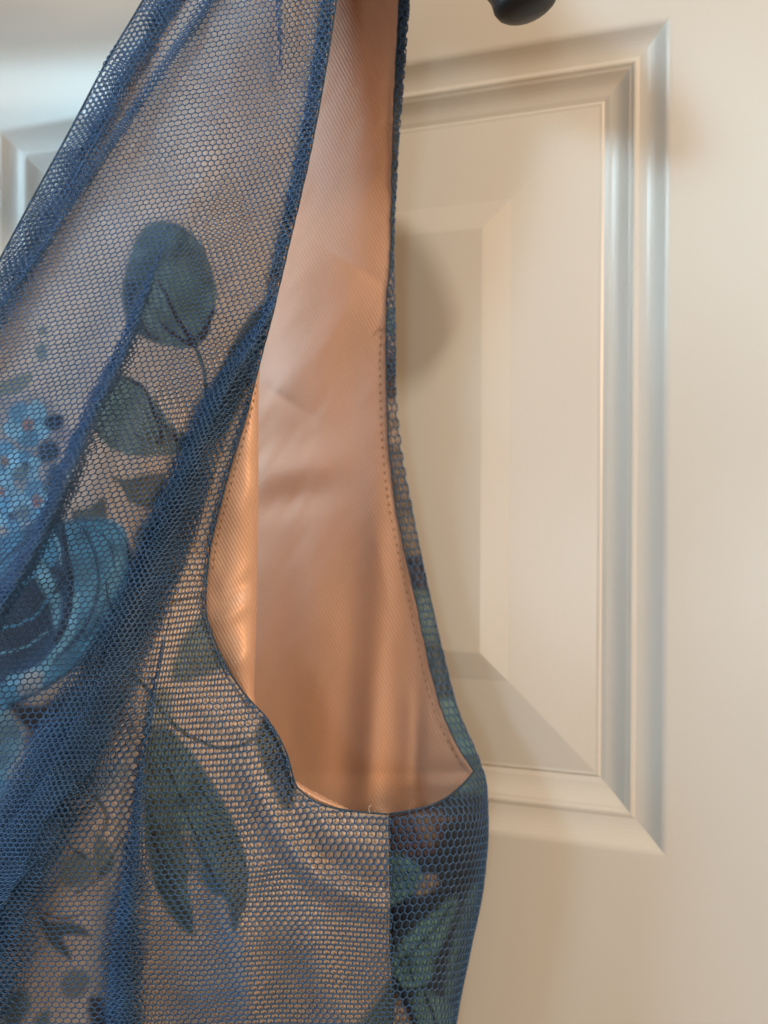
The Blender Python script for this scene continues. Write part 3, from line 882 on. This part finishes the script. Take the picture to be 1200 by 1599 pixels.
# side net: wraps from the armhole edge round the silhouette to the back
def side_net(name, a, b, r, ymax, smin, off):
    # arclength table measured from the silhouette
    yt = np.arange(-260, 2001, 10.0); tt = np.concatenate([-(np.linspace(1, 0, 60)**2)*155, np.linspace(0, 1, 30)[1:]**1.5*320])
    tabs = []
    for y in yt:
        C = float(Cout(y))
        px = np.where(tt <= 0, C + tt, C - tt)
        d = np.where(tt <= 0, side_depth(px, y), back_depth(px, y))
        p = unproj(px, np.full_like(px, y), d)
        s = np.concatenate([[0], np.cumsum(np.linalg.norm(np.diff(p, axis=0), axis=1))])
        s -= s[59]
        tabs.append(s/MM*6.4)
    tabs = np.array(tabs)

    def to_world(s, y):
        j = np.clip((y - yt[0])/10.0, 0, len(yt)-1.001); j0 = j.astype(int); f = j - j0
        t = np.empty_like(s)
        for k in range(len(s)):
            row = tabs[j0[k]]*(1-f[k]) + tabs[j0[k]+1]*f[k]
            t[k] = np.interp(s[k], row, tt)
        C = Cout(y)
        px = np.where(t <= 0, C + t, C - t)
        d = np.where(t <= 0, side_depth(px, y) + off, back_depth(px, y) - off)
        px_o = np.where(np.abs(t) < 12, px + 0.8*(1-np.abs(t)/12), px)
        return px, px_o, d, t
    A, B = hex_edges(-330, 330 if ymax > 1500 else 60, -255, ymax, a, b)
    res = []
    for Q in (A, B):
        x = Q[:, 0] + 5*vnoise(Q[:, 0]/90, Q[:, 1]/90) + 1.0*vnoise(Q[:, 0]/12, Q[:, 1]/12)
        y = Q[:, 1] + 5*vnoise(Q[:, 0]/90+12, Q[:, 1]/90) - 0.06*Q[:, 0] + 1.0*vnoise(Q[:, 0]/12+5, Q[:, 1]/12)
        y = np.clip(y, -259, 1999)
        px, pxo, d, t = to_world(x, y)
        ok = (px > Lside(y)) | (t > 0)
        res.append((unproj(pxo, y, d), ok))
    ok = res[0][1] & res[1][1] & (np.linalg.norm(res[0][0]-res[1][0], axis=1) < 0.006)
    return net_tubes(name, res[0][0][ok], res[1][0][ok], r, M_NET, dress)


side_net('side_net', 12.3, 12.4, 0.20*MM, 1990, 0, 0.55)
side_net('back_armhole_hem', 9.6, 9.1, 0.17*MM, 590, 0, 0.8)

# rims: rolled net edge along front armhole, underarm and back armhole; neckline edge; side seam cord
def edge_curve(fx, fd, y0, y1, step=5.0):
    y = np.arange(y0, y1, step)
    return y, fx(y), fd(fx(y), y)


ya = np.concatenate([np.arange(-255, 1200, 5.0), np.arange(1200, 1272.5, 1.5)])
xa = Rarm(ya) - 0.5 + 0.8*vnoise(ya/8, ya*0+2)
tube('armhole_rim', unproj(xa, ya, front_depth(xa, ya) + relief(xa, ya) + 0.1), 0.26*MM, M_RIM, dress, 6)
yb = np.arange(1204, 1272.5, 1.5)
xb = LE_low(yb)
pb_ = unproj(xb, yb, side_depth(xb, yb) + 0.5)
ye = np.arange(-255, 1204, 5.0)
xe = Bedge(ye) + 0.5 + 1.6*vnoise(ye/11, ye*0+3)
pe_ = unproj(xe, ye, side_depth(xe, ye) + 0.5)
tube('armhole_rim', np.vstack([pe_, pb_]), 0.28*MM, M_RIM, dress, 6)
yc = np.arange(-255, 1280, 6.0); xc = Lneck(yc)
tube('neckline_rim', unproj(xc, yc, front_depth(xc, yc) + relief(xc, yc)), 0.30*MM, M_RIM, dress, 6)
yo = np.arange(-255, 1990, 6.0)
ysm = np.arange(1274, 1990, 5.0); xsm = Rarm(ysm) + 1.2*vnoise(ysm/9, ysm*0) + 3.0*vnoise(ysm/70, ysm*0 + 4)
tube('side_seam', unproj(xsm, ysm, np.maximum(front_depth(xsm, ysm), side_depth(xsm, ysm)) + 0.9), 0.20*MM, M_RIM, dress, 6)

# stitches along the two satin edges
def stitch_row(fx, fd, y0, y1, step, parent):
    first = None
    y = y0
    base = None
    while y < y1:
        L = step*0.42
        xA, xB = float(fx(y)), float(fx(y+L))
        sl = math.hypot(xB-xA, L)/L
        L /= sl ** 0.5
        xB = float(fx(y+L))
        A = unproj(xA, y, fd(xA, y) + 0.10); B = unproj(xB, y+L, fd(xB, y+L) + 0.10)
        t = np.linspace(0, 1, 5)
        P = A[None]*(1-t)[:, None] + B[None]*t[:, None]
        P[:, 1] -= 0.00012*np.sin(np.pi*t)
        tube('stitch', P, np.array([.05, .13, .15, .13, .05])*MM, M_STITCH, parent, 6)
        y += step/sl**0.5 * (0.93 + 0.14*random.random())


lining_obj = bpy.data.objects['back_lining']; facing_obj = bpy.data.objects['front_facing']
stitch_row(lambda y: Bedge(min(y, 1204)) - float(pl([(500, 6), (560, 9), (900, 10), (1205, 12)])(y)), lambda x, y: float(lining_depth(np.array(x), np.array(y))), 512, 1195, 12.5, lining_obj)


def facing_depth(x, y):
    j = int(np.clip(round((y + 240)/4.0), 0, len(ys4)-1))
    return float(np.interp(x, FX[j, :36], FD[j, :36]))


stitch_row(lambda y: Rarm(y) + float(pl([(580, 1), (640, 6), (760, 9), (900, 8), (1000, 6)])(y)), facing_depth, 600, 885, 12.0, facing_obj)

# loose thread ends
for pts_, obj_ in (([(584, 524), (588, 518), (593, 513), (594, 507)], lining_obj), ([(578, 1270), (576, 1262), (580, 1257)], dress)):
    pp = np.array(smooth_poly(pts_, False, 4))
    dd = lining_depth(pp[:, 0], pp[:, 1]) + 0.5 if obj_ is lining_obj else front_depth(pp[:, 0], pp[:, 1]) + 2.0
    tube('loose_thread', unproj(pp[:, 0], pp[:, 1], dd), 0.09*MM, M_STITCH if obj_ is lining_obj else M_THREAD, obj_, 5)

# ------------------------------------------------------------------ hanger
hg_pts = np.array([(822, -2), (812, -30), (785, -66), (735, -98), (660, -128), (560, -158), (430, -190), (300, -214), (150, -232)], float)
path = np.array(smooth_poly([tuple(p) for p in hg_pts], False, 6))
W = unproj(path[:, 0], path[:, 1], np.full(len(path), 50.0))
# carry the arm on, to the neck at the middle of the hanger
end = W[-1]; mid = np.array([-0.300, -0.050, end[2] + 0.014])
ext = [end + (mid-end)*t for t in np.linspace(0, 1, 6)[1:]]
W = np.vstack([W, ext])
d0 = W[0] - W[1]; d0 /= np.linalg.norm(d0)
R0 = 0.0082
n_cap = 7
cap = [W[0] + d0*R0*0.55*math.sin(a) for a in np.linspace(math.pi/2, 0.12, n_cap)]
capr = [max(0.0004, R0*math.cos(a)) for a in np.linspace(math.pi/2, 0.12, n_cap)]
ramp = np.clip(np.linalg.norm(W - W[0], axis=1)/0.035, 0, 1)
rad = np.concatenate([capr, R0 + 0.0045*ramp*ramp*(3-2*ramp)])
hanger = empty('clothes_hanger', (-0.300, -0.050, float(mid[2])))
hanger['label'] = 'black plastic clothes hanger with rounded drooping arm end above the door panel'
hanger['category'] = 'hanger'
P = np.vstack([cap, W])
arm = tube('arm', P, rad, M_HANGER, hanger, 20, 0.85)
arm2 = arm.copy(); scene.collection.objects.link(arm2); arm2.parent = hanger
arm2.scale = (-1, 1, 1)
bpy.context.view_layer.update()
mir = Matrix.Translation((-0.300, 0, 0)) @ Matrix.Scale(-1, 4, (1, 0, 0)) @ Matrix.Translation((0.300, 0, 0))
arm2.matrix_world = mir @ arm.matrix_world
zt = DTOP
hk = [(-0.300, -0.050, float(mid[2]) - 0.002), (-0.300, -0.050, float(mid[2]) + 0.02), (-0.300, -0.050, zt - 0.01), (-0.300, -0.034, zt + 0.006), (-0.300, -0.018, zt + 0.010),
      (-0.300, 0.0, zt + 0.006), (-0.300, 0.012, zt + 0.0022), (-0.300, 0.02, zt + 0.0022)]
tube('hook', hk, 0.0019, M_STEEL, hanger, 10)

# ------------------------------------------------------------------ the other half of the dress, out of frame: mirrored copies of the same parts
bpy.context.view_layer.update()
for o in list(dress.children):
    if o.name.split('.')[0] in ('armhole_hem', 'neckline_hem'):
        pass
    c = o.copy(); scene.collection.objects.link(c)
    c.parent = dress
    c.matrix_parent_inverse = dress.matrix_world.inverted()
    c.matrix_basis = mir @ (dress.matrix_world @ o.matrix_parent_inverse @ o.matrix_basis) if False else mir @ o.matrix_basis
